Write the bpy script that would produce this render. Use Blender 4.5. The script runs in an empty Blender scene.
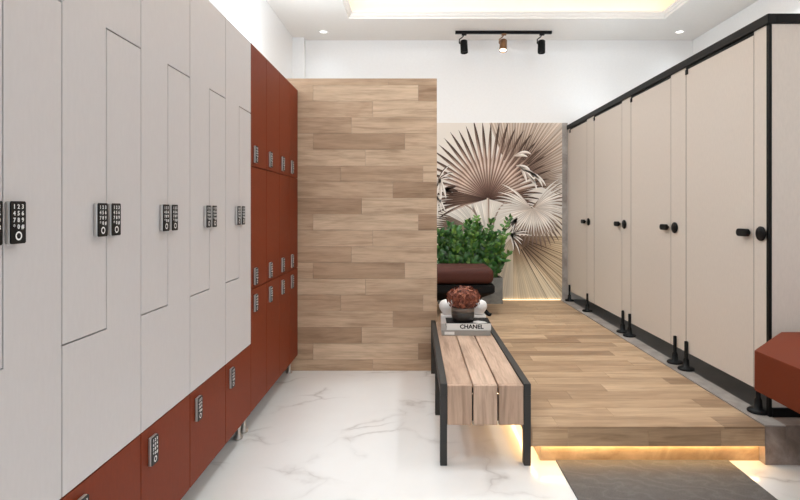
import bpy, bmesh, math, random
from mathutils import Vector, Matrix
random.seed(7)
scn = bpy.context.scene
COL = scn.collection
PI = math.pi
F = 545.0                 # focal length in pixels of the 800x500 frame
EYE = 1.2

# ------------------------------------------------------------------ helpers
def srgb(r, g, b):
    def f(c):
        c /= 255.0
        return c / 12.92 if c <= .04045 else ((c + .055) / 1.055) ** 2.4
    return (f(r), f(g), f(b), 1.0)

class MB:
    """collects shapes and links them as one mesh object"""
    def __init__(s):
        s.bm = bmesh.new(); s.rnd = s.bm.loops.layers.float_color.new('rnd'); s.mi = 0; s.c = (.5, .5, .5, 1)
    def _done(s, vf, smooth=False):
        for f in vf:
            f.material_index = s.mi; f.smooth = smooth
            for l in f.loops: l[s.rnd] = s.c
        return s
    def box(s, x0, x1, y0, y1, z0, z1, bevel=0, seg=2, M=None):
        t = bmesh.new()
        bmesh.ops.create_cube(t, size=1)
        for v in t.verts:
            v.co = Vector(((x0 + x1) / 2 + v.co.x * (x1 - x0), (y0 + y1) / 2 + v.co.y * (y1 - y0), (z0 + z1) / 2 + v.co.z * (z1 - z0)))
        if bevel: bmesh.ops.bevel(t, geom=t.edges[:], offset=bevel, segments=seg, profile=.5, affect='EDGES')
        return s.merge(t, M, smooth=bool(bevel) and seg > 2)
    def merge(s, t, M=None, smooth=False):
        mp = {}
        for v in t.verts: mp[v] = s.bm.verts.new(M @ v.co if M else v.co)
        fs = [s.bm.faces.new([mp[v] for v in f.verts]) for f in t.faces]
        t.free()
        return s._done(fs, smooth)
    def edge_band(s):
        for f in s.bm.faces:
            f.normal_update()
            if abs(f.normal.y) > .6: f.material_index = 1
        return s
    def prism(s, poly, axis, a, b, bevel=0, seg=2, M=None):
        """poly: 2D points; axis 'x' -> (y,z), 'y' -> (x,z), 'z' -> (x,y)"""
        t = bmesh.new()
        def P(p, w): return {'x': (w, p[0], p[1]), 'y': (p[0], w, p[1]), 'z': (p[0], p[1], w)}[axis]
        lo = [t.verts.new(P(p, a)) for p in poly]; hi = [t.verts.new(P(p, b)) for p in poly]
        n = len(poly)
        t.faces.new(lo); t.faces.new(hi[::-1])
        for i in range(n): t.faces.new((lo[i], hi[i], hi[(i + 1) % n], lo[(i + 1) % n]))
        bmesh.ops.recalc_face_normals(t, faces=t.faces[:])
        if bevel: bmesh.ops.bevel(t, geom=t.edges[:], offset=bevel, segments=seg, profile=.5, affect='EDGES')
        return s.merge(t, M)
    def lathe(s, prof, c=(0, 0, 0), n=24, M=None, smooth=True):
        t = bmesh.new(); rings = []
        for r, z in prof:
            if r < 1e-6: rings.append([t.verts.new((c[0], c[1], c[2] + z))])
            else: rings.append([t.verts.new((c[0] + r * math.cos(2 * PI * k / n), c[1] + r * math.sin(2 * PI * k / n), c[2] + z)) for k in range(n)])
        for A, B in zip(rings, rings[1:]):
            for k in range(n):
                k2 = (k + 1) % n
                if len(A) == 1 and len(B) == 1: continue
                if len(A) == 1: t.faces.new((A[0], B[k], B[k2]))
                elif len(B) == 1: t.faces.new((A[k], B[0], A[k2]))
                else: t.faces.new((A[k], B[k], B[k2], A[k2]))
        for R in (rings[0], rings[-1]):
            if len(R) > 1: t.faces.new(R)
        bmesh.ops.recalc_face_normals(t, faces=t.faces[:])
        return s.merge(t, M, smooth)
    def tube(s, pts, rad, n=10, smooth=True):
        t = bmesh.new(); rings = []
        pts = [Vector(p) for p in pts]
        for i, p in enumerate(pts):
            d = (pts[min(i + 1, len(pts) - 1)] - pts[max(i - 1, 0)]).normalized()
            u = d.orthogonal().normalized() if i == 0 else (u - d * u.dot(d)).normalized()
            w = d.cross(u); r = rad[i] if isinstance(rad, (list, tuple)) else rad
            rings.append([t.verts.new(p + (u * math.cos(2 * PI * k / n) + w * math.sin(2 * PI * k / n)) * r) for k in range(n)])
        for A, B in zip(rings, rings[1:]):
            for k in range(n): t.faces.new((A[k], A[(k + 1) % n], B[(k + 1) % n], B[k]))
        t.faces.new(rings[0][::-1]); t.faces.new(rings[-1])
        bmesh.ops.recalc_face_normals(t, faces=t.faces[:])
        return s.merge(t, None, smooth)
    def text(s, body, size, M, depth=.0004, bold=0.0):
        cu = bpy.data.curves.new('t', 'FONT'); cu.body = body; cu.size = size; cu.align_x = 'CENTER'; cu.align_y = 'CENTER'
        cu.extrude = depth; cu.offset = bold; cu.resolution_u = 2
        o = bpy.data.objects.new('t', cu); COL.objects.link(o)
        dg = bpy.context.evaluated_depsgraph_get(); dg.update()
        me = bpy.data.meshes.new_from_object(o.evaluated_get(dg))
        t = bmesh.new(); t.from_mesh(me)
        bpy.data.objects.remove(o); bpy.data.curves.remove(cu); bpy.data.meshes.remove(me)
        return s.merge(t, M)
    def obj(s, name, mats, parent=None, loc=(0, 0, 0)):
        me = bpy.data.meshes.new(name); s.bm.normal_update(); s.bm.to_mesh(me); s.bm.free()
        o = bpy.data.objects.new(name, me); COL.objects.link(o)
        for m in (mats if isinstance(mats, (list, tuple)) else [mats]): me.materials.append(m)
        o.location = loc
        if parent: o.parent = parent
        return o

def tag(o, label, cat, group=None):
    o['label'] = label; o['category'] = cat
    if group: o['group'] = group
    return o
def thing(name, label, cat, loc=(0, 0, 0), rz=0, group=None):
    o = bpy.data.objects.new(name, None); COL.objects.link(o)
    o.empty_display_size = .05
    o.location = loc; o.rotation_euler = (0, 0, rz)
    return tag(o, label, cat, group)
def struct(o):
    o['kind'] = 'structure'; return o
def dup(root, loc, label, rz=None):
    r = root.copy(); COL.objects.link(r); r.location = loc; r['label'] = label
    if rz is not None: r.rotation_euler = (0, 0, rz)
    for ch in list(root.children):
        c = ch.copy(); COL.objects.link(c); c.parent = r
        for g in list(ch.children):
            d = g.copy(); COL.objects.link(d); d.parent = c
    return r

# ---------------------------------------------------------------- materials
def base_mat(name, col=(.8, .8, .8, 1), rough=.5, metal=0, spec=.5, emit=None, estr=0):
    m = bpy.data.materials.new(name); m.use_nodes = True
    b = m.node_tree.nodes['Principled BSDF']
    b.inputs['Base Color'].default_value = col; b.inputs['Roughness'].default_value = rough
    b.inputs['Metallic'].default_value = metal; b.inputs['Specular IOR Level'].default_value = spec
    if emit:
        b.inputs['Emission Color'].default_value = emit; b.inputs['Emission Strength'].default_value = estr
    return m
def N(m, t, **k):
    n = m.node_tree.nodes.new(t)
    for a, v in k.items(): setattr(n, a, v)
    return n
def L(m, a, b): m.node_tree.links.new(a, b)
def ramp(m, stops, fac):
    r = N(m, 'ShaderNodeValToRGB'); e = r.color_ramp.elements
    while len(e) > 1: e.remove(e[0])
    e[0].position, e[0].color = stops[0]
    for p, c in stops[1:]:
        x = e.new(p); x.color = c
    L(m, fac, r.inputs[0]); return r.outputs[0]
def bsdf(m): return m.node_tree.nodes['Principled BSDF']
def mix(m, typ, fac, a, b):
    x = N(m, 'ShaderNodeMix', data_type='RGBA', blend_type=typ)
    if isinstance(fac, (int, float)): x.inputs[0].default_value = fac
    else: L(m, fac, x.inputs[0])
    for i, v in ((6, a), (7, b)):
        if isinstance(v, tuple): x.inputs[i].default_value = v
        else: L(m, v, x.inputs[i])
    return x.outputs[2]
def bump(m, h, strength=.1, dist=.002):
    b = N(m, 'ShaderNodeBump'); b.inputs['Strength'].default_value = strength; b.inputs['Distance'].default_value = dist
    L(m, h, b.inputs['Height']); L(m, b.outputs[0], bsdf(m).inputs['Normal'])
def noise(m, vec, scale, detail=4, rough=.55, dist=0):
    n = N(m, 'ShaderNodeTexNoise'); n.inputs['Scale'].default_value = scale; n.inputs['Detail'].default_value = detail
    n.inputs['Roughness'].default_value = rough; n.inputs['Distortion'].default_value = dist
    if vec is not None: L(m, vec, n.inputs['Vector'])
    return n.outputs[0]
def coords(m, scale=(1, 1, 1), off=None):
    tc = N(m, 'ShaderNodeTexCoord'); mp = N(m, 'ShaderNodeMapping'); mp.inputs['Scale'].default_value = scale
    src = tc.outputs['Object']
    if off is not None:
        a = N(m, 'ShaderNodeVectorMath', operation='ADD'); L(m, src, a.inputs[0]); L(m, off, a.inputs[1]); src = a.outputs[0]
    L(m, src, mp.inputs['Vector']); return mp.outputs[0]

def laminate(name, col, var=.04, scale=60, rough=.45, stretch=(1, 1, .25)):
    """flat laminate with a very fine woven speckle"""
    m = base_mat(name, col, rough, spec=.35)
    n = noise(m, coords(m, stretch), scale, 3, .7)
    lo = tuple(c * (1 - var) for c in col[:3]) + (1,); hi = tuple(min(1, c * (1 + var)) for c in col[:3]) + (1,)
    L(m, ramp(m, [(.35, lo), (.65, hi)], n), bsdf(m).inputs['Base Color'])
    return m

def wood(name, axis, dark, mid, light, rough=.5, contrast=1.0, spec=.3):
    """planks: tone per plank comes from the 'rnd' attribute, grain runs along axis"""
    m = base_mat(name, mid, rough, spec=spec)
    at = N(m, 'ShaderNodeAttribute', attribute_name='rnd')
    sep = N(m, 'ShaderNodeSeparateColor'); L(m, at.outputs['Color'], sep.inputs[0])
    off = N(m, 'ShaderNodeVectorMath', operation='SCALE'); L(m, at.outputs['Color'], off.inputs[0]); off.inputs['Scale'].default_value = 37
    st = {'x': (1, 14, 14), 'y': (14, 1, 14), 'z': (14, 14, 1)}[axis]
    v = coords(m, st, off.outputs[0])
    g1 = noise(m, v, 2.2, 5, .62, .6); g2 = noise(m, v, 9, 4, .6)
    st2 = {'x': (1, 4, 4), 'y': (4, 1, 4), 'z': (4, 4, 1)}[axis]
    g3 = noise(m, coords(m, st2, off.outputs[0]), 2.0, 3, .5, 1.2)
    tone = ramp(m, [(0, dark), (.5, mid), (1, light)], sep.outputs[0])
    k = .82 - .1 * (contrast - 1)
    grain = ramp(m, [(.3, (k * .86, k * .82, k * .78, 1)), (.5, (1, 1, 1, 1)), (.75, (1.1, 1.1, 1.09, 1))], g1)
    fine = ramp(m, [(.3, (.88, .87, .86, 1)), (.6, (1.03, 1.03, 1.03, 1))], g2)
    cloud = ramp(m, [(.3, (.84, .81, .78, 1)), (.6, (1.05, 1.05, 1.05, 1))], g3)
    c = mix(m, 'MULTIPLY', 1, tone, grain); c = mix(m, 'MULTIPLY', 1, c, fine); c = mix(m, 'MULTIPLY', 1, c, cloud)
    L(m, c, bsdf(m).inputs['Base Color'])
    bump(m, g1, .12, .001)
    return m

def marble(name, base, vein, rough=.18):
    m = base_mat(name, base, rough, spec=.5)
    v = coords(m)
    w = noise(m, v, 1.6, 5, .6)
    wv = N(m, 'ShaderNodeTexNoise'); wv.inputs['Scale'].default_value = 1.3; wv.inputs['Detail'].default_value = 5; L(m, v, wv.inputs['Vector'])
    a = N(m, 'ShaderNodeVectorMath', operation='SCALE'); a.inputs['Scale'].default_value = .8; L(m, wv.outputs['Color'], a.inputs[0])
    b = N(m, 'ShaderNodeVectorMath', operation='ADD'); L(m, v, b.inputs[0]); L(m, a.outputs[0], b.inputs[1])
    rot = N(m, 'ShaderNodeMapping'); rot.inputs['Rotation'].default_value = (0, 0, .9); rot.inputs['Scale'].default_value = (1, 2.0, 1); L(m, b.outputs[0], rot.inputs['Vector'])
    vo = N(m, 'ShaderNodeTexVoronoi', feature='DISTANCE_TO_EDGE'); vo.inputs['Scale'].default_value = 1.9; L(m, rot.outputs[0], vo.inputs['Vector'])
    line = ramp(m, [(0, (1, 1, 1, 1)), (.012, (.55, .55, .55, 1)), (.05, (.12, .12, .12, 1)), (.1, (0, 0, 0, 1))], vo.outputs['Distance'])
    mask = ramp(m, [(.48, (0, 0, 0, 1)), (.64, (1, 1, 1, 1))], noise(m, v, 2.3, 3, .5))
    f = mix(m, 'MULTIPLY', 1, line, mask)
    cloud = ramp(m, [(.35, tuple(c * .95 for c in base[:3]) + (1,)), (.65, base)], w)
    L(m, mix(m, 'MIX', f, cloud, vein), bsdf(m).inputs['Base Color'])
    return m

def stone(name, a, b, scale=6, rough=.35):
    m = base_mat(name, a, rough)
    v = coords(m)
    n1 = noise(m, v, scale, 6, .65, .8); n2 = noise(m, v, scale * .35, 5, .6, 1.5)
    c1 = ramp(m, [(.3, a), (.7, b)], n1)
    c2 = ramp(m, [(.35, (.75, .73, .72, 1)), (.6, (1.08, 1.08, 1.08, 1))], n2)
    L(m, mix(m, 'MULTIPLY', 1, c1, c2), bsdf(m).inputs['Base Color'])
    return m

M = {}
M['wall'] = laminate('white_paint', srgb(236, 234, 233), .012, 40, .8, (1, 1, 1))
M['ceiling'] = laminate('ceiling_paint', srgb(230, 225, 220), .01, 30, .85, (1, 1, 1))
M['tray'] = laminate('tray_paint', srgb(236, 222, 206), .01, 30, .85, (1, 1, 1))
M['white'] = laminate('warm_white_laminate', srgb(200, 196, 196), .015, 90, .42)
M['rust'] = laminate('rust_laminate', srgb(119, 48, 22), .06, 90, .5)
bsdf(M['rust']).inputs['Specular IOR Level'].default_value = .15
M['rust_seat'] = laminate('rust_upholstery', srgb(110, 47, 25), .06, 220, .6, (1, 1, 1))
bsdf(M['rust_seat']).inputs['Specular IOR Level'].default_value = .15
M['panel'] = laminate('cream_panel', srgb(211, 201, 191), .025, 120, .4)
M['core'] = base_mat('dark_laminate_core', srgb(52, 44, 40), .6)
M['carcass'] = base_mat('dark_carcass', srgb(70, 58, 54), .6)
M['rust_carcass'] = base_mat('dark_rust_carcass', srgb(62, 28, 20), .6)
M['black'] = base_mat('black_metal', srgb(13, 12, 12), .5, spec=.2)
M['bench_metal'] = base_mat('charcoal_metal', srgb(58, 56, 54), .55, spec=.25)
M['silver'] = base_mat('brushed_silver', srgb(190, 186, 182), .35, .7)
M['lock_face'] = base_mat('lock_black', srgb(14, 14, 15), .4, spec=.25)
M['lock_mark'] = base_mat('lock_white', srgb(235, 235, 235), .4)
M['wood_wall'] = wood('wood_tile_wall', 'x', srgb(160, 132, 107), srgb(193, 166, 140), srgb(213, 189, 163))
M['wood_floor'] = wood('wood_tile_floor', 'x', srgb(142, 113, 88), srgb(176, 146, 116), srgb(199, 169, 137), .38)
M['wood_bench'] = wood('bench_slat_wood', 'y', srgb(164, 134, 114), srgb(188, 159, 138), srgb(206, 178, 157), .5, 1.6)
M['wood_bench_v'] = wood('bench_slat_wood_upright', 'z', srgb(164, 134, 114), srgb(188, 159, 138), srgb(206, 178, 157), .5, 1.6)
M['marble'] = marble('white_marble', srgb(238, 236, 234), srgb(198, 193, 190))
M['kerb'] = stone('grey_brown_stone', srgb(130, 112, 101), srgb(186, 168, 156), 7)
M['shaded_dark_stone'] = stone('shaded_dark_grey_stone', srgb(34, 33, 33), srgb(66, 64, 63), 5, .3)  # dark stone, with the shade inside the cubicles put into its colour
M['plinth'] = stone('amber_stone', srgb(176, 142, 104), srgb(214, 182, 142), 6, .3)
M['grey_stone'] = stone('grey_stone_trim', srgb(140, 132, 126), srgb(172, 164, 158), 8, .4)
M['planter'] = stone('concrete_planter', srgb(112, 110, 104), srgb(134, 131, 124), 9, .7)
M['led'] = base_mat('warm_led', (1, .8, .5, 1), .5, emit=(1, .72, .36, 1), estr=20)
M['led_dim'] = base_mat('dim_warm_led', (1, .8, .5, 1), .5, emit=(1, .74, .42, 1), estr=1.4)
M['lamp'] = base_mat('lamp_glow', (1, 1, 1, 1), .5, emit=(1, .95, .88, 1), estr=2.5)
M['lamp_warm'] = base_mat('warm_lamp_glow', (1, .9, .7, 1), .5, emit=(1, .84, .6, 1), estr=14)
M['soil'] = base_mat('soil', srgb(46, 36, 28), .95)
M['stem'] = base_mat('stem_green', srgb(70, 100, 44), .5)
M['bronze'] = base_mat('bronze', srgb(150, 112, 80), .35, .6)
M['ottoman_fabric'] = laminate('brown_upholstery', srgb(76, 38, 29), .1, 150, .75, (1, 1, 1))
M['ceramic'] = base_mat('white_ceramic', srgb(238, 236, 234), .35)
M['bowl'] = stone('dark_bowl', srgb(50, 46, 43), srgb(72, 66, 60), 20, .4)
M['bowl_rim'] = base_mat('bowl_rim', srgb(120, 108, 98), .4)
M['page'] = base_mat('page_white', srgb(225, 222, 216), .7)
M['book_black'] = base_mat('book_black', srgb(16, 15, 15), .6, spec=.15)
M['book_white'] = base_mat('book_white', srgb(228, 226, 222), .4)
M['book_grey'] = base_mat('book_grey', srgb(150, 146, 140), .45)

def leafmat():
    m = base_mat('leaf_green', srgb(52, 104, 40), .35, spec=.5)
    at = N(m, 'ShaderNodeAttribute', attribute_name='rnd'); sep = N(m, 'ShaderNodeSeparateColor'); L(m, at.outputs['Color'], sep.inputs[0])
    L(m, ramp(m, [(0, srgb(16, 42, 14)), (.55, srgb(50, 100, 36)), (1, srgb(112, 150, 62))], sep.outputs[0]), bsdf(m).inputs['Base Color'])
    return m
M['leaf'] = leafmat()
def petalmat():
    m = base_mat('petal_rust', srgb(150, 80, 52), .6)
    at = N(m, 'ShaderNodeAttribute', attribute_name='rnd'); sep = N(m, 'ShaderNodeSeparateColor'); L(m, at.outputs['Color'], sep.inputs[0])
    L(m, ramp(m, [(0, srgb(70, 32, 22)), (.5, srgb(132, 66, 44)), (1, srgb(200, 128, 98))], sep.outputs[0]), bsdf(m).inputs['Base Color'])
    return m
M['petal'] = petalmat()
def printmat():
    m = base_mat('mural_print', (.8, .8, .8, 1), .75, spec=.2)
    at = N(m, 'ShaderNodeAttribute', attribute_name='rnd'); L(m, at.outputs['Color'], bsdf(m).inputs['Base Color'])
    return m
M['print'] = printmat()
def rugmat():
    m = base_mat('grey_mat_fabric', srgb(112, 110, 108), .9, spec=.1)
    v = coords(m, (1, 1, 1)); wv = noise(m, v, 3, 2, .5)
    w = N(m, 'ShaderNodeTexWave', wave_type='BANDS', bands_direction='DIAGONAL'); w.inputs['Scale'].default_value = 4
    w.inputs['Distortion'].default_value = 14; w.inputs['Detail'].default_value = 2; w.inputs['Detail Scale'].default_value = 1.4
    L(m, coords(m, (1, 1.6, 1)), w.inputs['Vector'])
    c = ramp(m, [(0, srgb(103, 98, 95)), (.8, srgb(106, 101, 98)), (1, srgb(111, 107, 104))], w.outputs[0])
    f = ramp(m, [(.3, (.8, .8, .8, 1)), (.7, (1.1, 1.1, 1.1, 1))], noise(m, v, 220, 2, .6))
    L(m, mix(m, 'MULTIPLY', 1, c, f), bsdf(m).inputs['Base Color'])
    return m
M['rug'] = rugmat()

# ------------------------------------------------------------- dimensions
XL, XR = -1.37, 3.16
YB, Y0 = 6.20, -2.2
ZC, ZT = 3.13, 3.45
PY, PZ = 2.565, .18           # platform front and height
TX0, TX1, TY1, TY0 = -.68, 2.53, 5.5, -1.3

# ------------------------------------------------------------------- shell
struct(MB().box(XL - .1, XR + .1, Y0, YB + .1, -.1, 0).obj('floor', M['marble']))
struct(MB().box(XL - .1, XL, Y0, YB + .1, 0, ZC + .4).obj('wall_left', M['wall']))
struct(MB().box(XR, XR + .1, Y0, YB + .1, 0, ZC + .4).obj('wall_right', M['wall']))
struct(MB().box(XL, XR, YB, YB + .1, 0, ZC + .4).obj('wall_back', M['wall']))
struct(MB().box(XL, XL + .13, YB - .11, YB, 0, ZC).obj('wall_corner_column', M['wall']))
b = MB()
c0 = .16
b.box(XL, TX0, Y0, YB, ZC, ZC + .03); b.box(TX1, XR, Y0, YB, ZC, ZC + .03)
b.box(TX0, TX1, TY1, YB, ZC, ZC + .03); b.box(TX0, TX1, Y0, TY0, ZC, ZC + .03)
struct(b.obj('ceiling', M['ceiling']))
b = MB()                                        # the raised tray above the cove
ox0, ox1, oy0, oy1 = TX0 - c0, TX1 + c0, TY0 - c0, TY1 + c0
b.box(ox0, ox1, oy0, oy1, ZT, ZT + .03)
b.box(ox0 - .02, ox0, oy0, oy1, ZC + .03, ZT); b.box(ox1, ox1 + .02, oy0, oy1, ZC + .03, ZT)
b.box(ox0, ox1, oy1, oy1 + .02, ZC + .03, ZT); b.box(ox0, ox1, oy0 - .02, oy0, ZC + .03, ZT)
struct(b.obj('ceiling_tray', M['tray']))
# crown moulding round the tray opening, swept as a mitred frame
b = MB()
prof = [(0, ZC - .004), (.012, ZC - .004), (.018, ZC + .014), (.034, ZC + .022), (.040, ZC + .038), (.052, ZC + .044), (.052, ZC + .062), (0, ZC + .062)]
t = bmesh.new(); rings = []
for sx, sy, x, y in ((1, 1, TX0, TY0), (-1, 1, TX1, TY0), (-1, -1, TX1, TY1), (1, -1, TX0, TY1)):
    rings.append([t.verts.new((x + sx * d, y + sy * d, z)) for d, z in prof])
for k in range(4):
    A, B = rings[k], rings[(k + 1) % 4]
    for i in range(len(prof)):
        j = (i + 1) % len(prof); t.faces.new((A[i], B[i], B[j], A[j]))
bmesh.ops.recalc_face_normals(t, faces=t.faces[:])
struct(b.merge(t).obj('trim_ceiling_cove', M['ceiling']))

# wood tiled partition, rows and joints as in the photo
PX0, PX1, PYF = XL, .164, 4.067
b = MB().box(PX0, PX1, PYF + .010, PYF + .12, 0, 2.182)
rows = [[-.761, .024], [-.315], [-.475], [-.761, -.076], [-.37], [-.554, .06], [-.165], [-.3985]]
tone = [[.45, .82, .12], [.55, .72], [.45, .68], [.6, .18, .72], [.7, .72], [.4, .38, .66], [.6, .16], [.12, .7]]
b.c = (.45, .3, .6, 1)
b.mi = 1
tile = .1205
ztop = 2.182
k = -1; z1 = ztop
while z1 > .004:
    h = .05 if k == -1 else tile
    z0 = max(0, z1 - h)
    js = rows[k % 8] if k >= 0 else [-.2]
    ts = tone[k % 8] if k >= 0 else [.4, .5]
    xs = [PX0] + js + [PX1]
    for i in range(len(xs) - 1):
        b.c = (max(0, min(1, ts[i] + random.uniform(-.08, .08))), random.random(), random.random(), 1)
        b.box(xs[i] + (.0008 if i else 0), xs[i + 1] - .0008, PYF, PYF + .010, z0 + .0008, z1 - .0004)
    z1 = z0; k += 1
struct(b.obj('wall_wood_partition', [M['kerb'], M['wood_wall']]))

# platform: stone core, recessed plinth, wood tile top and riser
b = MB()
def L_poly(x0, yf, yb_step): return [(x0, yf), (1.647, yf), (1.647, YB), (-.90, YB), (-.90, yb_step), (x0, yb_step)]
b.prism(L_poly(.60, PY + .045, 4.25), 'z', 0, .086)
struct(b.obj('floor_platform_plinth', M['plinth']))
b = MB(); b.c = (.5, .2, .2, 1)
b.prism(L_poly(.553, PY + .012, 4.195), 'z', .087, PZ - .0102)
b.mi = 1
def tiles(x0, x1, y0, y1, z0, z1, seedoff):
    y = y0; r = 0
    while y < y1 - .01:
        yy = min(y + .1255, y1)
        x = x0 - random.uniform(0, .75)
        while x < x1:
            xe = x + .78
            a, e = max(x, x0), min(xe, x1)
            if e - a > .01:
                b.c = (random.choice([.2, .4, .5, .6, .65, .8, .9]), random.random(), random.random(), 1)
                b.box(a + .0006, e - .0006, y + .0006, yy - .0006, z0, z1)
            x = xe
        y = yy; r += 1
tiles(.553, 1.647, PY, 4.19, PZ - .010, PZ, 0)
tiles(-.90, 1.647, 4.195, YB, PZ - .010, PZ, 1)
xs = [.553, .72, 1.10, 1.44, 1.647]; ts = [1, .75, .65, .95]
for i in range(4):
    b.c = (ts[i], random.random(), random.random(), 1)
    b.box(xs[i] + .0006, xs[i + 1] - .0006, PY, PY + .012, .087, PZ - .0105)
b.c = (.4, .1, .8, 1); b.box(.545, .553, PY, 4.19, .087, PZ)
struct(b.obj('floor_platform', [M['kerb'], M['wood_floor']]))

# stone base the cubicles stand on
struct(MB().box(1.648, 1.745, PY, YB, 0, PZ).obj('floor_stone_kerb', M['kerb']))
struct(MB().box(1.648, 1.745, PY, YB, PZ + .0002, PZ + .006).obj('floor_kerb_strip', M['grey_stone']))
struct(MB().box(1.7455, XR, PY, 2.71, 0, PZ + .006).obj('floor_stone_block', M['kerb']))
struct(MB().box(1.7455, XR, 2.7105, YB, 0, PZ + .004).obj('floor_cubicle', M['shaded_dark_stone']))
struct(MB().box(1.672, 1.733, YB - .012, YB, PZ + .007, 2.19).obj('trim_1', M['grey_stone']))

# bare LED strips without a rail, under the platform lip and below the mural
def strip(name, label, x0, x1, y0, y1, z, m='led'):
    return tag(MB().box(x0, x1, y0, y1, z, z + .004).obj(name, M[m]), label, 'light strip', 'warm hidden light strips')
strip('led_strip', 'warm glowing light strip under the front lip of the wood platform', .60, 1.640, PY + .030, PY + .038, .0822)
strip('led_strip', 'warm glowing light strip along the floor at the foot of the palm mural', .97, 1.665, 6.174, 6.184, PZ + .0005, 'led_dim')
strip('led_strip', 'warm glowing light strip under the platform side, beneath the bench', .580, .588, PY + .06, 4.1, .0822)

# ------------------------------------------------------------------- lights
def area(name, loc, rot, sx, sy, power, col=(1, 1, 1), spread=PI):
    l = bpy.data.lights.new(name, 'AREA'); l.shape = 'RECTANGLE'; l.size = sx; l.size_y = sy; l.energy = power; l.color = col; l.spread = spread
    o = bpy.data.objects.new(name, l); COL.objects.link(o); o.location = loc; o.rotation_euler = rot; return o
cw = (1, .90, .78)
zc = ZC + .04
area('cove_light_back', ((TX0 + TX1) / 2, TY1 + .07, zc), (PI, 0, 0), TX1 - TX0, .03, 2.6, cw)
area('cove_light_front', ((TX0 + TX1) / 2, TY0 - .07, zc), (PI, 0, 0), TX1 - TX0, .03, 2.6, cw)
area('cove_light_left', (TX0 - .07, (TY0 + TY1) / 2, zc), (PI, 0, 0), .03, TY1 - TY0, 6.5, cw)
area('cove_light_right', (TX1 + .07, (TY0 + TY1) / 2, zc), (PI, 0, 0), .03, TY1 - TY0, 6.5, cw)
def spot(name, loc, target, power, size, blend, col=(1, .96, .92), r=.05):
    l = bpy.data.lights.new(name, 'SPOT'); l.energy = power; l.spot_size = size; l.spot_blend = blend; l.color = col; l.shadow_soft_size = r
    o = bpy.data.objects.new(name, l); COL.objects.link(o); o.location = loc
    d = Vector(target) - Vector(loc); o.rotation_euler = d.to_track_quat('-Z', 'Y').to_euler(); return o
cl = (.80, .91, .98)
for x in (-.99, 2.865):
    for y, p in ((5.9, 4), (4.2, 36), (2.5, 30), (.8, 22), (-.9, 16)):
        spot('downlight_and_fill_lamp', (x, y, ZC - .02), (x, y, 0), p, 2.5, 1.0, cl, r=.10)  # rearmost pair has fittings; the nearer, unseen pairs are added fill
for x in (.15, 1.70):
    for y, p in ((4.7, 72), (2.9, 44), (1.1, 22)):
        spot('tray_fill_lamp', (x, y, ZT - .02), (x, y, 0), p, 2.5, 1.0, cl, r=.15)  # unseen ceiling spots added as fill
    spot('back_wall_fill_lamp', (x, 3.6, ZT - .02), (x, YB, 2.0), 28, 1.7, 1.0, cl, r=.12)  # unseen spot added to brighten the back wall
# unseen up-lights added on top of lockers, cubicles and partition to brighten the ceiling
area('locker_top_fill', (XL + .16, 2.4, 2.14), (PI, 0, 0), .10, 3.2, 17, cl)
area('cubicle_top_fill', (1.98, 4.4, 2.20), (PI, 0, 0), .30, 3.2, 6, cl)
area('partition_top_fill', (-.45, PYF + .06, 2.20), (PI, 0, 0), 1.1, .06, 14, cl)
w = bpy.data.worlds.new('sky'); scn.world = w; w.use_nodes = True
bg = w.node_tree.nodes['Background']; bg.inputs[0].default_value = (.82, .91, .98, 1); bg.inputs[1].default_value = .8

# ------------------------------------------------------ ceiling light fittings
def downlight(x, y, label):
    r = thing('downlight', label, 'downlight', (x, y, ZC), 0, 'recessed ceiling downlights')
    MB().lathe([(.036, 0), (.036, -.004), (.052, -.006), (.056, -.001), (.056, 0)], n=28).obj('ring', M['ceramic'], r)
    MB().lathe([(0, -.0015), (.0355, -.0015), (.0355, -.0005), (0, -.0005)], n=24).obj('lens', M['lamp'], r)
    return r
d1 = downlight(-.99, 5.9, 'recessed downlight in the ceiling above the red lockers')
dup(d1, (2.865, 5.9, ZC), 'recessed downlight in the ceiling above the cream cubicles')

def track():
    r = thing('track_light', 'black ceiling track with three spotlights above the palm mural', 'track light', (.955, 5.88, ZC))
    MB().box(-.52, .52, -.016, .016, -.030, 0, .002).obj('rail', M['black'], r)
    for i, (x, bm_, tilt, yaw) in enumerate(((-.43, M['black'], .12, .35), (.0, M['bronze'], .32, 2.9), (.41, M['black'], .10, -.3))):
        R = Matrix.Translation((x, 0, -.100)) @ Matrix.Rotation(yaw, 4, 'Z') @ Matrix.Rotation(-tilt if i != 1 else .42, 4, 'X')
        b = MB().lathe([(0, -.002), (.030, -.002), (.039, -.008), (.040, -.132), (.039, -.140), (.033, -.140), (.032, -.124), (0, -.124)], n=24, M=R)
        h = b.obj('spotlight', bm_, r)
        if i == 1: h['label'] = 'bronze spotlight, lit'
        b = MB().box(x - .022, x + .030, -.014, .014, -.046, -.030, .002)
        b.tube([(x, 0, -.046), (x - .008, 0, -.060), (x - .020, 0, -.070), (x - .046, 0, -.090), (x - .047, 0, -.130)], .006, 8)
        b.tube([(x - .049, 0, -.130), (x - .034, 0, -.130)], .009, 10)
        b.obj('bracket', M['black'] if i != 1 else M['bronze'], h)
        MB().lathe([(0, -.1275), (.0315, -.1275), (.0315, -.1245), (0, -.1245)], n=20, M=R).obj('lens', M['lamp_warm'] if i == 1 else M['lock_face'], h)
track()

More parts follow.
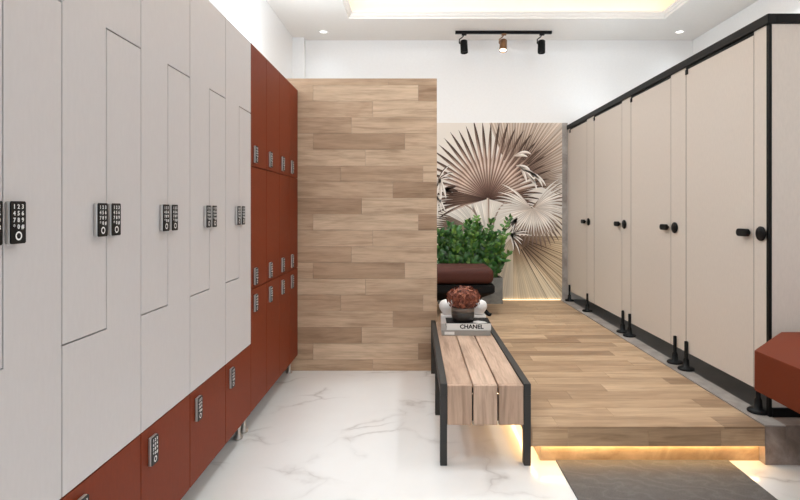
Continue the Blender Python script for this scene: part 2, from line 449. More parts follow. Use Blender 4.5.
# ------------------------------------------------------------------- lockers
lock_mesh = None
def keypad(parent, y, z, x=.0005):
    """keypad lock; local face plane is x = 0 (door face), reads from +x"""
    global lock_mesh
    if lock_mesh is None:
        b = MB(); b.box(0, .0115, -.0225, .0225, -.046, .046, .003, 2)
        b.mi = 1; b.prism([(-.0225, -.043), (-.0195, -.046), (.0195, -.046), (.0225, -.043), (.0225, .043), (.0195, .046), (-.0195, .046), (-.0225, .043)], 'x', .0115, .0140)
        b.mi = 2
        B = Matrix(((0, 0, 1, 0), (1, 0, 0, 0), (0, 1, 0, 0), (0, 0, 0, 1)))
        for r, row in enumerate(('123', '456', '789', '*0#')):
            for c, ch in enumerate(row):
                b.text(ch, .0135, Matrix.Translation((.0142, (c - 1) * .0125, .034 - r * .0145)) @ B, .0003, .0003)
        t = bmesh.new(); n = 24
        A = [t.verts.new((.0146, .0098 * math.cos(2 * PI * k / n), -.029 + .0098 * math.sin(2 * PI * k / n))) for k in range(n)]
        C = [t.verts.new((.0146, .0062 * math.cos(2 * PI * k / n), -.029 + .0062 * math.sin(2 * PI * k / n))) for k in range(n)]
        for k in range(n): t.faces.new((A[k], A[(k + 1) % n], C[(k + 1) % n], C[k]))
        b.merge(t)
        o = b.obj('keypad_lock', [M['silver'], M['lock_face'], M['lock_mark']], parent)
        lock_mesh = o.data
    else:
        o = bpy.data.objects.new('keypad_lock', lock_mesh); COL.objects.link(o); o.parent = parent
    o.location = (x, y, z)
    o['label'] = 'black keypad lock with white digits'
    return o

XF = -.873                   # locker front plane
DEP = XF - XL - .004
ZB, ZS, ZTOP, ZA, ZD = .12, .486, 2.09, 1.714, .864
g = .0022
def foot(r, x, y):
    b = MB().lathe([(.022, 0), (.024, .004), (.024, .012), (.013, .02), (.012, ZB)], (x, y, 0), 16)
    b.obj('foot', M['silver'], r)
def white_unit(y0, y1, label, visible_foot=False):
    w = y1 - y0; m = w / 2
    r = thing('locker_cabinet', label, 'locker', (XF, y0, 0), 0, 'tall white lockers with rust lower doors')
    MB().box(-DEP, -.022, .001, w - .001, ZB, ZTOP).obj('body', M['carcass'], r)
    up = [(g, ZD + g), (m - g, ZD + g), (m - g, ZA + g), (w - g, ZA + g), (w - g, ZTOP), (g, ZTOP)]
    lo = [(g, ZS + g), (w - g, ZS + g), (w - g, ZA - g), (m + g, ZA - g), (m + g, ZD - g), (g, ZD - g)]
    u = MB().prism(up, 'x', -.020, 0, .0006, 1).obj('upper_door', M['white'], r); keypad(u, m - .042, 1.173)
    l = MB().prism(lo, 'x', -.020, 0, .0006, 1).obj('lower_door', M['white'], r); keypad(l, m + .026, 1.173)
    d = MB().box(-.020, 0, g, w - g, ZB, ZS - g, .0006, 1).obj('bottom_door', M['rust'], r); d['label'] = 'rust-red bottom door'; keypad(d, .066, .407)
    for y in (.06, w - .04):
        foot(r, -.055 if (visible_foot and y > .1) else -.13, y); foot(r, -DEP + .06, y)
    return r
def rust_unit(y0, y1, label, front=()):
    w = y1 - y0
    r = thing('locker_cabinet', label, 'locker', (XF, y0, 0), 0, 'rust-red lockers with three doors')
    MB().box(-DEP, -.022, .001, w - .001, ZB, ZTOP).obj('body', M['rust_carcass'], r)
    for z0, z1, lz in ((1.434, ZTOP, 1.502), (.774, 1.434, .84), (ZB, .774, .695)):
        d = MB().box(-.020, 0, g * .8, w - g * .8, z0 + g, z1 - (g if z1 < ZTOP else 0), .0006, 1).obj('door', M['rust'], r); keypad(d, .066, lz)
    for i, y in enumerate((.05, w - .04)):
        foot(r, -.055 if i in front else -.13, y); foot(r, -DEP + .06, y)
    return r
cols = [.002473 - .00071, .002473, .003186, .00388, .00461, .00532]
ys = [.873 / (.873 / (c * F)) * 1.0 for c in cols]
ys = [c * F for c in cols]
wl = ['tall white locker nearest the camera, with a rust bottom door',
      'tall white locker second from the camera, with a rust bottom door',
      'tall white locker in the middle of the five white ones',
      'tall white locker second from the red lockers, with a rust bottom door',
      'tall white locker standing directly against the red lockers']
for i in range(5): white_unit(ys[i], ys[i + 1], wl[i], i == 4)
rc = [.00532, .00588, .00644, .00694, .00744]
rc = [c * F for c in rc]
rl = ['rust-red three-door locker standing directly against the white lockers',
      'rust-red three-door locker second from the white lockers',
      'rust-red three-door locker second from the wood-tiled partition',
      'rust-red three-door locker standing against the wood-tiled partition']
for i in range(4): rust_unit(rc[i], rc[i + 1], rl[i], (0,) if i == 0 else (1,) if i == 3 else ())

# ------------------------------------------------------------------ cubicles
XS = 1.735
SB = PZ + .006
ZP0, ZP1 = .292, 2.112
def cubicle(pil, door, feet, label, last=None):
    y0 = pil[0]
    r = thing('changing_cubicle', label, 'cubicle', (XS, y0, SB), 0, 'row of cream cubicles with black fittings')
    z0, z1 = ZP0 - SB, ZP1 - SB
    pw = pil[1] - y0
    p = MB().box(0, .018, .001, pw - .0015, z0, z1).edge_band().obj('fixed_panel', [M['panel'], M['core']], r)
    MB().lathe([(0, 0), (.030, 0), (.036, .004), (.037, .010), (.034, .014), (0, .0145)], n=28,
               M=Matrix.Translation((-.0002, pw - .068, 1.082 - SB)) @ Matrix.Rotation(-PI / 2, 4, 'Y')).obj('lock_knob', M['black'], p)
    d0, d1 = door[0] - y0, door[1] - y0
    d = MB().box(0, .018, d0 + .0018, d1 - .0015, z0, z1 - .018).edge_band().obj('door', [M['panel'], M['core']], r)
    for yy in (.5 * (pw + d0), d1 + .0018):
        MB().box(.0185, .0235, yy - .010, yy + .010, z0, z1 - .02).obj('seam_backing', M['black'], d)  # black strip added behind the seam so the gap reads dark
    c = d0 + .056; zz = 1.083 - SB
    cap = [(c + sg * .030 + .020 * math.cos(a), zz + .020 * math.sin(a)) for sg, st_ in ((1, -PI / 2), (-1, PI / 2)) for a in [st_ + PI * i / 10 for i in range(11)]]
    b = MB().prism(cap, 'x', -.032, -.014, .003, 2)
    b.tube([(-.016, c - .022, zz), (-.0005, c - .022, zz)], .008, 10); b.tube([(-.016, c + .022, zz), (-.0005, c + .022, zz)], .008, 10)
    b.obj('pull_handle', M['black'], d)
    MB().box(-.010, -.0005, d1 - .028, d1 - .004, z1 - .05, z1 - .019, .002).obj('hinge', M['black'], d)
    MB().box(.001, .020, d0 + .001, d1 - .001, z1 - .017, z1).obj('header', M['black'], r)
    if last: MB().box(0, .018, last[0] - y0, last[1] - y0, z0, z1, .001, 1).obj('fixed_panel', M['panel'], r)
    for f in feet:
        b = MB().lathe([(.047, 0), (.050, .003), (.050, .010), (.044, .016), (.020, .020), (.017, .062), (.0105, .075), (.0105, .178), (.009, .180)], (-.0125 - .0, f - y0, 0), 24)
        b.obj('foot', M['black'], r)
    MB().box(.019, XR - XS - .002, pw / 2 - .009, pw / 2 + .009, z0, z1, .001, 1).obj('divider', M['panel'], r)
    return r
c1 = cubicle((2.690, 2.79), (2.79, 3.487), (2.735,), 'cream cubicle nearest the camera, beside the rust seat')
# end panel on the nearest cubicle, with black edging
MB().box(.0135, XR - XS - .002, -.020, .0, .046, ZP1 - SB, .001, 1).obj('end_panel', M['panel'], c1)
MB().box(0, .013, -.021, .0005, .0005, ZP1 - SB).obj('edge_strip', M['black'], c1)
MB().box(.0135, XR - XS - .002, -.028, .004, .0005, .044, .002).obj('bottom_rail', M['black'], c1)
cubicle((3.490, 3.695), (3.695, 4.377), (3.463, 3.612), 'cream cubicle second from the camera, wide fixed panel at its near side')
cubicle((4.380, 4.570), (4.570, 5.277), (4.377, 4.520), 'cream cubicle third from the camera, second from the mural wall')
cubicle((5.280, 5.500), (5.500, 6.10), (5.45, 6.08), 'cream cubicle farthest back, next to the palm mural', (6.102, 6.185))
b = MB()
b.box(XS - .012, XS + .030, 2.660, YB - .003, ZP1 + .001, 2.160, .002)
b.box(XS + .030, XR - .002, 2.660, 2.702, ZP1 + .001, 2.160, .002)
tag(b.obj('head_rail', M['black']), 'black metal head rail running along the top of the cream cubicles', 'rail')

# ------------------------------------------------------------------- bench
def bench():
    x0, x1, y0, y1 = .118, .544, 2.555, 4.03
    r = thing('bench', 'slatted wood bench with charcoal metal side frames beside the wood platform', 'bench', (x0, y0, 0))
    w, l = x1 - x0, y1 - y0
    ft = .385
    for sx in (0, w - .033):
        f = MB().box(sx, sx + .033, 0, l, ft - .055, ft, .002, 1).obj('side_frame', M['bench_metal'], r)
        for y in (.0, .63, l - .04):
            MB().box(sx + .0002, sx + .0328, y, y + .042, 0, ft - .0552, .002, 1).obj('leg', M['bench_metal'], f)
    for y in (.05, .70, l - .08):
        MB().box(.0335, w - .0335, y, y + .03, ft - .060, ft - .036, .002, 1).obj('crossbar', M['bench_metal'], r)
    MB().box(.0335, w - .0335, .0305, .042, .20, ft - .062, .001, 1).obj('slat_gap_blocker', M['bench_metal'], r)  # added behind the front slats to block the strip glow in the gaps
    sw = (w - .066 - .002) / 3
    for k in range(3):
        a = .034 + k * sw + (.004 if k else 0); e = .034 + (k + 1) * sw - (.004 if k < 2 else 0)
        b = MB(); b.c = (random.uniform(.3, .8), random.random(), random.random(), 1)
        b.box(a, e, .030, l - .004, ft - .035, ft - .010, .002, 1)
        b.mi = 1; b.c = (random.uniform(.3, .8), random.random(), random.random(), 1)
        b.box(a, e, .004, .030, .190, ft - .010, .002, 1)
        b.obj('slat', [M['wood_bench'], M['wood_bench_v']], r)
    return r
bench()
BT = .375

# books, bowl and ornaments on the bench
def book(name, label, x, y, z, w, d, h, rz, cover, spine, title=None):
    r = thing(name, label, 'book', (x, y, z), rz, 'books stacked on the bench')
    b = MB(); b.box(-w / 2, w / 2, -d / 2 + .004, d / 2, 0, .003); b.box(-w / 2, w / 2, -d / 2 + .004, d / 2, h - .003, h)
    b.obj('cover', cover, r)
    s = MB().box(-w / 2, w / 2, -d / 2, -d / 2 + .004, 0, h).obj('spine', spine, r)
    MB().box(-w / 2 + .003, w / 2 - .003, -d / 2 + .0042, d / 2 - .003, .0032, h - .0032).obj('pages', M['page'], r)
    if title:
        T = Matrix.Translation((.018, -d / 2 - .0003, h / 2)) @ Matrix.Rotation(PI / 2, 4, 'X')
        MB().text(title, .038, T @ Matrix.Diagonal((1.06, 1, 1, 1)), .0003, .0012).obj('lettering', M['book_black'], s)
    else:
        MB().box(-w / 2 + .02, -w / 2 + .085, -d / 2 - .0006, -d / 2, .006, h - .009).obj('spine_label', M['book_white'], s)
    return r
book('book', 'grey-spined hardback book lying under the white-spined book on the bench', (.338), 3.68, BT + .0012, .322, .215, .034, -.03, M['book_grey'], M['book_grey'])
B2 = book('book', 'black-covered book with a white lettered spine, on top of the grey book', .356, 3.685, BT + .0356, .292, .20, .042, -.02, M['book_black'], M['book_white'], 'CHANEL')
b = MB()
b.prism([(.03, -.06), (.07, -.085), (.125, -.07), (.11, -.03), (.07, .0), (.04, -.02)], 'z', .0421, .0425)
b.obj('cover_print', M['book_white'], B2)

fl = thing('flower_bowl', 'dark bowl with a rust-coloured hydrangea head standing on the books', 'flower arrangement', (.325, 3.70, BT + .0782))
MB().lathe([(0, 0), (.062, 0), (.070, .006), (.077, .03), (.078, .062), (.073, .064), (.066, .05), (0, .046)], n=32).obj('bowl', M['bowl'], fl)
MB().lathe([(.0735, .0635), (.0785, .0625), (.0785, .088), (.074, .090), (.070, .088), (.069, .066)], n=32).obj('bowl_rim', M['bowl_rim'], fl)
b = MB()
def petal(b, c, nrm, s):
    nrm = Vector(nrm).normalized(); u = nrm.orthogonal().normalized(); v = nrm.cross(u)
    a0 = random.uniform(0, PI)
    t = bmesh.new()
    for q in range(4):
        a = a0 + q * PI / 2
        d = u * math.cos(a) + v * math.sin(a); e = u * -math.sin(a) + v * math.cos(a)
        pts = [c, c + d * s * .55 + e * s * .42 + nrm * s * .22, c + d * s * 1.0 + nrm * s * random.uniform(.1, .5), c + d * s * .55 - e * s * .42 + nrm * s * .22]
        t.faces.new([t.verts.new(p) for p in pts])
    b.merge(t)
cen = Vector((.004, 0, .150)); n = 520
for i in range(n):
    zz = 1 - 1.75 * (i + .5) / n; rr = math.sqrt(max(0, 1 - zz * zz)); a = i * 2.39996
    d = Vector((rr * math.cos(a), rr * math.sin(a), zz))
    k = random.uniform(.84, 1.07)
    b.c = (max(0, min(1, random.gauss(.45, .24))), 0, 0, 1)
    petal(b, cen + Vector((d.x * .108 * k, d.y * .105 * k, d.z * .075 * k)), d + Vector((random.uniform(-.4, .4), random.uniform(-.4, .4), random.uniform(-.3, .3))), random.uniform(.011, .016))
for i in range(60):
    a = random.uniform(0, 2 * PI)
b.c = (.05, 0, 0, 1)
b.lathe([(0, -.06), (.06, -.045), (.09, 0), (.06, .045), (0, .06)], tuple(cen), 20)
b.obj('flower_head', M['petal'], fl)

def ornament(x, label):
    r = thing('ornament', label, 'ornament', (x, 3.925, BT + .0015), 0, 'white ornaments behind the flower bowl')
    MB().box(-.046, .046, -.046, .046, 0, .073, .004).obj('base', M['ceramic'], r)
    MB().lathe([(.030, .0735), (.032, .080), (.042, .094), (.054, .112), (.059, .130), (.056, .150), (.046, .166), (.028, .176), (0, .178)], n=28).obj('knob', M['ceramic'], r)
    return r
o1 = ornament(.232, 'rounded white ornament left of the flower bowl on the bench')
dup(o1, (.460, 3.925, BT + .0015), 'rounded white ornament right of the flower bowl on the bench')

# ----------------------------------------------------------------- back corner
def ottoman():
    r = thing('ottoman', 'dark brown cushioned stool with a black base behind the wood partition', 'stool', (.40, 5.42, PZ))
    MB().box(-.36, .36, -.20, .28, .302, .466, .062, 6).obj('cushion', M['ottoman_fabric'], r)
    b = MB(); t = bmesh.new()
    lv = [(.365, .300), (.365, .225), (.20, .130)]
    rings = [[t.verts.new((sx * a, .04 + sy * (a - .12), z)) for sx, sy in ((-1, -1), (1, -1), (1, 1), (-1, 1))] for a, z in lv]
    for A, B in zip(rings, rings[1:]):
        for k in range(4): t.faces.new((A[k], A[(k + 1) % 4], B[(k + 1) % 4], B[k]))
    t.faces.new(rings[0]); t.faces.new(rings[-1][::-1])
    bmesh.ops.recalc_face_normals(t, faces=t.faces[:]); bmesh.ops.bevel(t, geom=t.edges[:], offset=.008, segments=2, affect='EDGES')
    b.merge(t).obj('base', M['black'], r)
    for sx in (-1, 1):
        for sy in (-1, 1):
            MB().tube([(sx * .17, .04 + sy * .06, .16), (sx * .31, .04 + sy * .20, .012), (sx * .325, .04 + sy * .20, 0)], [.022, .02, .03], 10).obj('leg', M['black'], r)
    return r
ottoman()

def plant():
    r = thing('potted_plant', 'bushy green plant in a grey planter in front of the palm mural', 'plant', (.60, 6.03, PZ))
    b = MB(); hw, hd, h = .352, .115, .283
    b.prism([(-hw, -hd), (hw, -hd), (hw, hd), (-hw, hd)], 'z', 0, h - .012)
    for a in ((-hw, hw, -hd, -hd + .015), (-hw, hw, hd - .015, hd), (-hw, -hw + .015, -hd + .015, hd - .015), (hw - .015, hw, -hd + .015, hd - .015)):
        b.box(*a, h - .012, h)
    b.obj('planter', M['planter'], r)
    MB().box(-hw + .016, hw - .016, -hd + .016, hd - .016, h - .0118, h - .006).obj('soil', M['soil'], r)
    def stem(x, y, dx, dy, H, n, droop):
        b = MB(); pts = []
        for i in range(n + 1):
            t = i / n
            pts.append(Vector((x + dx * t ** 1.5, y + dy * t ** 1.5, h - .006 + H * (t - droop * t ** 3))))
        b.mi = 1; b.tube(pts, [.008 * (1 - .7 * i / n) for i in range(n + 1)], 6); b.mi = 0
        base = random.uniform(.25, .6)
        for i in range(2, n + 1):
            p = pts[i]; d = (pts[i] - pts[i - 1]).normalized()
            for s in (-1, 1):
                ax = Vector((math.cos(i * 1.1 + x * 9), math.sin(i * 1.1 + x * 9) * .6, 0)) * s
                ax = (ax + Vector((s * .7, -.25, 0))).normalized()
                dr = (ax * .8 + d * random.uniform(.35, .9)).normalized()
                Ln = random.uniform(.062, .095) * (1 - .25 * i / n); W = Ln * .25
                nm = dr.cross(Vector((0, -1, .3))).normalized()
                u = nm; up = dr.cross(u).normalized()
                b.c = (max(0, min(1, base + random.gauss(.05, .2) + .15 * i / n)), 0, 0, 1)
                t_ = bmesh.new()
                def V(k, q, o=0): return t_.verts.new(p + dr * Ln * k + u * W * q + up * (o + .012 * k * k))
                m0, m1, m2, m3 = V(0, 0), V(.35, 0, -.004), V(.7, 0, -.003), V(1, 0, .004)
                l1, l2, r1, r2 = V(.3, 1), V(.68, .8), V(.3, -1), V(.68, -.8)
                for f in ((m0, l1, m1), (m1, l1, l2, m2), (m2, l2, m3), (m0, m1, r1), (m1, m2, r2, r1), (m2, m3, r2)): t_.faces.new(f)
                b.merge(t_, None, True)
        b.obj('stem', [M['leaf'], M['stem']], r)
    for k in range(27):
        x = -.31 + .6 * (k % 9) / 8 + random.uniform(-.02, .02); y = -.06 + .055 * (k // 9)
        stem(x, y, random.uniform(-.10, .10), random.uniform(-.12, -.01), random.uniform(.46, .70), 20, random.uniform(.05, .2))
    stem(.22, -.02, .22, -.03, .70, 17, .06)
    stem(.27, -.04, .12, -.05, .52, 14, .1)
    stem(.29, -.05, .14, -.06, .38, 11, .25)
    stem(.28, -.06, .10, -.08, .28, 9, .3)
    stem(.02, -.03, .05, -.04, .69, 17, .05)
plant()

# mural: sepia fan palms printed on a panel; leaf outlines are laid out on the wall
def mural():
    S = 88.0
    x0, x1, z0, z1 = -.12, 1.670, PZ + .002, 2.19
    yf = 6.188
    b = MB(); t = bmesh.new(); lay = t.loops.layers.float_color.new('rnd')
    def lin(c): return srgb(*c)
    def P(px, py, layer): return ((px - 415) / S, yf - .0005 * layer, EYE - (py - 210) / S)
    def blend(stops, q):
        for (a, ca), (e, ce) in zip(stops, stops[1:]):
            if q <= e:
                f = (q - a) / (e - a) if e > a else 0
                return tuple(u + (v - u) * f for u, v in zip(ca, ce))
        return stops[-1][1]
    def quad(ps, cs, layer):
        f = t.faces.new([t.verts.new(P(p[0], p[1], layer)) for p in ps])
        for l, c in zip(f.loops, cs): l[lay] = lin(c)
    def leaflet(cx, cy, ang, Ln, wfun, curve, ca, cb, layer, n=12, start=0.0):
        pts = []; x, y = cx, cy; st = Ln / n
        for i in range(n + 1):
            q = i / n; a = ang + curve * q * q
            pts.append((x, y, a, q)); x += math.cos(a) * st; y -= math.sin(a) * st
        for side, cc in ((1, ca), (-1, cb)):
            for i in range(n):
                if pts[i][3] < start: continue
                e = []
                for j in (i, i + 1):
                    X, Y, a, q = pts[j]; w = wfun(q * Ln, q)
                    e.append(((X, Y), (X - math.sin(a) * w * side, Y - math.cos(a) * w * side), blend(cc, q)))
                quad([e[0][0], e[1][0], e[1][1], e[0][1]], [e[0][2], e[1][2], e[1][2], e[0][2]], layer)
    def fan(cx, cy, a0, a1, n, Lf, split, ca, cb, layer, curve=lambda u: 0, jit=.04, start=0.0, tw=1.0, ex=1.3):
        dth = math.radians(abs(a1 - a0)) / n
        for i in range(n):
            u = (i + .5) / n; a = math.radians(a0 + (a1 - a0) * u)
            Ln = Lf(u) * random.uniform(1 - jit, 1 + jit)
            def w(r, q):
                full = r * math.tan(dth / 2) * 1.04
                if q < split: return full
                return split * Ln * math.tan(dth / 2) * tw * (1 - ((q - split) / (1 - split)) ** ex)
            k = random.uniform(.93, 1.07)
            va = [(q, tuple(min(255, c * k) for c in col)) for q, col in ca]; vb = [(q, tuple(min(255, c * k) for c in col)) for q, col in cb]
            leaflet(cx, cy, a, Ln, w, curve(u), va, vb, layer, start=start)
    # ground tone
    quad([(404, 122), (404, 215), (526, 215), (526, 122)], [(228, 219, 209), (222, 212, 200), (226, 216, 206), (224, 212, 201)], 0)
    quad([(404, 215), (404, 300), (526, 300), (526, 215)], [(222, 212, 200), (224, 209, 186), (226, 210, 184), (226, 216, 206)], 0)
    quad([(526, 122), (526, 215), (563, 215), (563, 122)], [(224, 212, 201), (226, 216, 206), (226, 218, 210), (216, 204, 192)], 0)
    quad([(526, 215), (526, 300), (563, 300), (563, 215)], [(226, 216, 206), (226, 210, 184), (226, 208, 180), (222, 208, 190)], 0)
    # fan behind, upper right
    fan(512, 180, 8, 112, 36, lambda u: 86, .9, [(0, (70, 52, 44)), (.3, (130, 106, 92)), (.6, (204, 186, 170)), (1, (226, 214, 202))],
        [(0, (60, 44, 38)), (.3, (100, 80, 68)), (.6, (172, 150, 134)), (1, (216, 202, 188))], 1)
    for i in range(10):
        a = math.radians(32 + 4.2 * i)
        leaflet(514, 176, a, 72, lambda r, q: .55 * (1 - q), 0, [(0, (50, 38, 32)), (1, (110, 90, 78))], [(0, (50, 38, 32)), (1, (110, 90, 78))], 2, start=.2)
    # fan from the right edge, mid height
    fan(529, 182, -22, 30, 14, lambda u: 44, .6, [(0, (86, 66, 56)), (.5, (180, 160, 144)), (1, (226, 216, 206))], [(0, (76, 58, 50)), (.5, (130, 108, 94)), (1, (214, 200, 188))], 2, lambda u: -.25)
    # lower fan, dark at its heart and fading to cream
    ga = [(0, (110, 86, 70)), (.2, (176, 150, 120)), (.4, (228, 212, 184)), (1, (244, 232, 208))]
    gb = [(0, (90, 70, 56)), (.2, (142, 116, 92)), (.4, (214, 194, 162)), (1, (240, 226, 200))]
    fan(513, 236, -52, 0, 20, lambda u: 100, .9, [(0, (74, 56, 46)), (.22, (136, 110, 88)), (.45, (214, 192, 160)), (1, (242, 226, 198))],
        [(0, (62, 46, 38)), (.22, (112, 88, 70)), (.45, (190, 164, 132)), (1, (232, 212, 178))], 1)
    fan(513, 236, -90, -52, 17, lambda u: 100, .9, ga, gb, 1)
    fan(513, 236, -135, -90, 18, lambda u: 84, .9, [(0, (170, 148, 124)), (.25, (226, 212, 190)), (1, (244, 233, 213))], [(0, (150, 128, 106)), (.25, (218, 202, 178)), (1, (240, 228, 206))], 1)
    for i in range(7):
        a = math.radians(-62 + 7.0 * i)
        leaflet(514, 236, a, 90, lambda r, q: .7 * (1 - q), 0, [(0, (60, 46, 38)), (1, (160, 132, 100))], [(0, (60, 46, 38)), (1, (160, 132, 100))], 2, start=.12)
    # low left fan
    fan(480, 234, 100, 146, 14, lambda u: 46, .8, [(0, (222, 210, 196)), (.6, (234, 226, 216)), (1, (238, 231, 222))], [(0, (196, 180, 164)), (.6, (220, 208, 196)), (1, (234, 226, 216))], 2, lambda u: .35)
    fan(484, 232, 146, 180, 12, lambda u: 52, .75, [(0, (200, 182, 166)), (.5, (160, 140, 124)), (1, (106, 88, 76))], [(0, (160, 140, 124)), (.6, (122, 102, 88)), (1, (78, 62, 54))], 1, lambda u: .35)
    fan(488, 238, 70, 118, 14, lambda u: 36, .8, [(0, (222, 210, 198)), (1, (240, 233, 224))], [(0, (202, 186, 172)), (1, (230, 221, 210))], 2)
    # the big dark fan
    def Lf(u): return 52 + 27 * math.sin(PI * min(1, max(0, u * .98 + .0))) - 8 * max(0, u - .72) / .28
    fan(488, 199, 196, -14, 36, Lf, .58, [(0, (64, 44, 38)), (.16, (128, 100, 88)), (.4, (216, 194, 178)), (.62, (190, 164, 148)), (.76, (112, 90, 78)), (1, (78, 61, 52))],
        [(0, (56, 38, 32)), (.16, (92, 68, 58)), (.4, (140, 112, 98)), (.62, (118, 92, 80)), (.76, (76, 58, 49)), (1, (62, 47, 40))], 3, lambda u: (.5 - u) * 1.1, tw=.72, ex=2.6)
    fan(488, 199, 192, 166, 7, lambda u: 50, .7, [(0, (70, 50, 42)), (.5, (120, 94, 80)), (1, (80, 60, 52))], [(0, (56, 38, 32)), (.5, (84, 62, 52)), (1, (60, 44, 38))], 4)
    fan(488, 199, 14, -10, 7, lambda u: 46, .75, [(0, (70, 50, 42)), (.5, (124, 98, 84)), (1, (96, 76, 66))], [(0, (56, 38, 32)), (.5, (86, 64, 54)), (1, (64, 48, 42))], 4)
    # its stalk
    leaflet(488, 198, math.radians(-92), 36, lambda r, q: 1.3 + 1.3 * q, .1, [(0, (150, 126, 110)), (1, (206, 192, 178))], [(0, (214, 198, 184)), (1, (236, 228, 218))], 6)
    leaflet(492, 232, math.radians(80), 34, lambda r, q: .7, -.9, [(0, (150, 128, 114)), (1, (170, 150, 136))], [(0, (150, 128, 114)), (1, (170, 150, 136))], 5)
    leaflet(484, 232, math.radians(110), 34, lambda r, q: .7, .9, [(0, (160, 140, 126)), (1, (170, 150, 136))], [(0, (160, 140, 126)), (1, (170, 150, 136))], 5)
    # pale fan on the right, with its darker underside
    lens = lambda Wd: (lambda r, q: Wd * math.sin(PI * min(1, q * .92 + .08)) ** .8)
    def fingers(cx, cy, a0, a1, n, L0, L1, Wd, curve, ca, cb, layer):
        for i in range(n):
            u = i / (n - 1)
            leaflet(cx, cy, math.radians(a0 + (a1 - a0) * u + random.uniform(-4, 4)), L0 + (L1 - L0) * random.random(), lens(Wd * random.uniform(.8, 1.1)), curve * random.uniform(.7, 1.3) * (1 if math.cos(math.radians(a0 + (a1 - a0) * u)) < 0 else -1), ca, cb, layer)
    dk = [(0, (110, 88, 74)), (.6, (86, 66, 56)), (1, (66, 50, 42))]; dk2 = [(0, (84, 64, 54)), (1, (56, 42, 36))]
    wa = [(0, (205, 190, 176)), (.4, (238, 230, 221)), (1, (243, 237, 229))]; wb = [(0, (178, 158, 144)), (.5, (214, 200, 188)), (1, (232, 222, 212))]
    sh = [(0, (150, 128, 112)), (.5, (168, 148, 132)), (1, (96, 78, 68))]; sh2 = [(0, (120, 98, 84)), (.6, (140, 118, 102)), (1, (84, 66, 56))]
    fan(535, 212, 200, 345, 17, lambda u: 37, .55, sh, sh2, 5, lambda u: (.5 - u) * 1.2)
    fan(532, 207, 50, -20, 9, lambda u: 40, .5, sh, sh2, 5, lambda u: -.5)
    fan(534, 208, 62, -30, 13, lambda u: 36, .5, wa, wb, 7, lambda u: -.55, .12)
    fan(532, 209, 128, 200, 11, lambda u: 36 + 6 * u, .5, wa, wb, 7, lambda u: .6, .12)
    fan(533, 208, 198, 332, 19, lambda u: 33 - 6 * math.sin(PI * u), .55, wa, wb, 8, lambda u: (.5 - u) * 1.0, .12)
    fingers(517, 218, -150, -115, 4, 10, 18, 1.3, .5, dk, wa, 8)
    fingers(510, 234, -70, 20, 6, 14, 24, 1.5, .6, dk, wa, 6)
    # drooping pale fingers over the big fan
    for (cx, cy, a, Ln, cv) in ((514, 156, 10, 14, -.9), (516, 155, 25, 16, -1.4), (516, 166, 0, 15, -1.0), (519, 166, -40, 26, -.5), (522, 167, -30, 30, -.9), (524, 170, -22, 28, -.9), (520, 166, -62, 18, -.4), (526, 174, -45, 20, -.7)):
        leaflet(cx, cy, math.radians(a), Ln, lens(1.4), cv, wa, wb, 9)
    fingers(440, 178, -120, -70, 4, 20, 28, 1.4, .2, wa, wb, 8)
    fingers(438, 180, 20, 60, 3, 16, 20, 1.2, 1.0, dk, wa, 7)
    fingers(443, 190, -20, 20, 3, 10, 16, 2.2, .4, dk, dk2, 6)
    fingers(437, 196, -100, -60, 4, 16, 26, 1.3, .2, wa, wb, 8)
    for co, no in (((x0, 0, 0), (-1, 0, 0)), ((x1, 0, 0), (1, 0, 0)), ((0, 0, z0), (0, 0, -1)), ((0, 0, z1), (0, 0, 1))):
        bmesh.ops.bisect_plane(t, geom=t.verts[:] + t.edges[:] + t.faces[:], plane_co=co, plane_no=no, clear_outer=True)
    for f in t.faces:
        if f.normal.y > 0: f.normal_flip()
    me_lay = lay
    # carry the loop colours over into the panel mesh
    mp = {v: b.bm.verts.new(v.co) for v in t.verts}
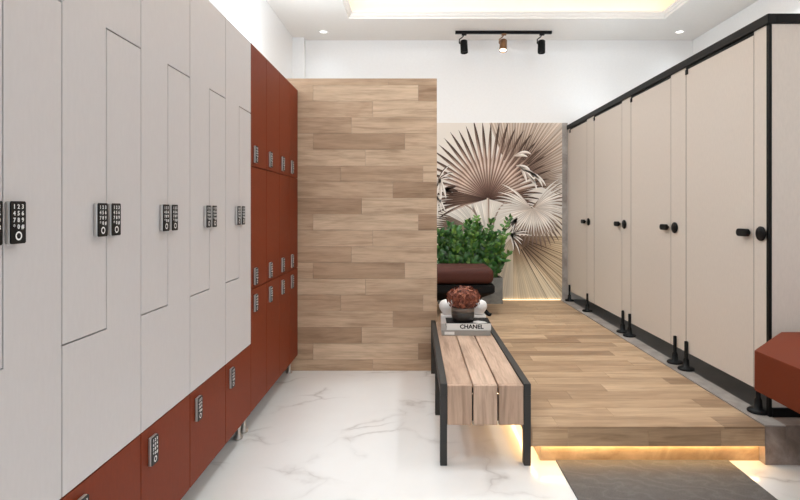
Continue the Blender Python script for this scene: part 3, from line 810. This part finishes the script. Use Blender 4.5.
    for f in t.faces:
        nf = b.bm.faces.new([mp[v] for v in f.verts]); nf.material_index = 0
        for lo, ln in zip(f.loops, nf.loops): ln[b.rnd] = lo[me_lay]
    t.free()
    b.c = srgb(226, 214, 200); b.mi = 0
    b.box(x0, x1, yf + .0005, YB - .001, z0, z1)
    tag(b.obj('palm_mural', M['print']), 'sepia mural of large fan palm leaves on the back wall', 'mural')
mural()

# --------------------------------------------------------------- foreground
mt = MB().box(.672, 1.495, .85, PY + .038, .0005, .008, .002, 1).obj('floor_mat', M['rug'])
tag(mt, 'dark grey mat lying on the marble in front of the lit step', 'mat')

st = thing('seat_block', 'rust-red faceted seat with cut corners in the right foreground, before the cubicles', 'seat', (2.15, 1.72, 0))
D1 = 2.25; x1_, x2_, y2_ = .622 * D1, .771 * D1, 1.148 * D1
zt = EYE - .2569 * D1; th = .0734 * D1
xa, xb, ya, yb2, ch = x1_ - 2.15, 2.95 - 2.15, .90 - 1.72, y2_ - 1.72, x2_ - x1_
poly = [(xa, ya + ch), (xa + ch, ya), (xb - ch, ya), (xb, ya + ch), (xb, yb2 - ch), (xb - ch, yb2), (xa + ch, yb2), (xa, yb2 - ch)]
MB().prism(poly, 'z', zt - th, zt, .003, 2).obj('seat', M['rust_seat'], st)
MB().box(.0, .45, -.45, .30, .012, zt - th, .004, 1).obj('pedestal', M['black'], st)
MB().box(-.05, .50, -.50, .35, 0, .012, .003, 1).obj('base_plate', M['black'], st)

# ------------------------------------------------------------------- camera
cam = bpy.data.cameras.new('camera'); co = bpy.data.objects.new('camera', cam); COL.objects.link(co)
cam.sensor_width = 36; cam.lens = F / 800 * 36
cam.shift_x = -15 / 800; cam.shift_y = -40 / 800
cam.clip_start = .02
co.location = (0, 0, EYE); co.rotation_euler = (PI / 2, 0, 0)
scn.camera = co
vs = scn.view_settings
scn.display_settings.display_device = 'sRGB'
vs.view_transform = 'Standard'; vs.look = 'None'; vs.gamma = 1; vs.use_curve_mapping = False
vs.exposure = 0.80
scn.cycles.use_denoising = True
scn.cycles.max_bounces = 12; scn.cycles.diffuse_bounces = 8
scn.cycles.sample_clamp_indirect = 6
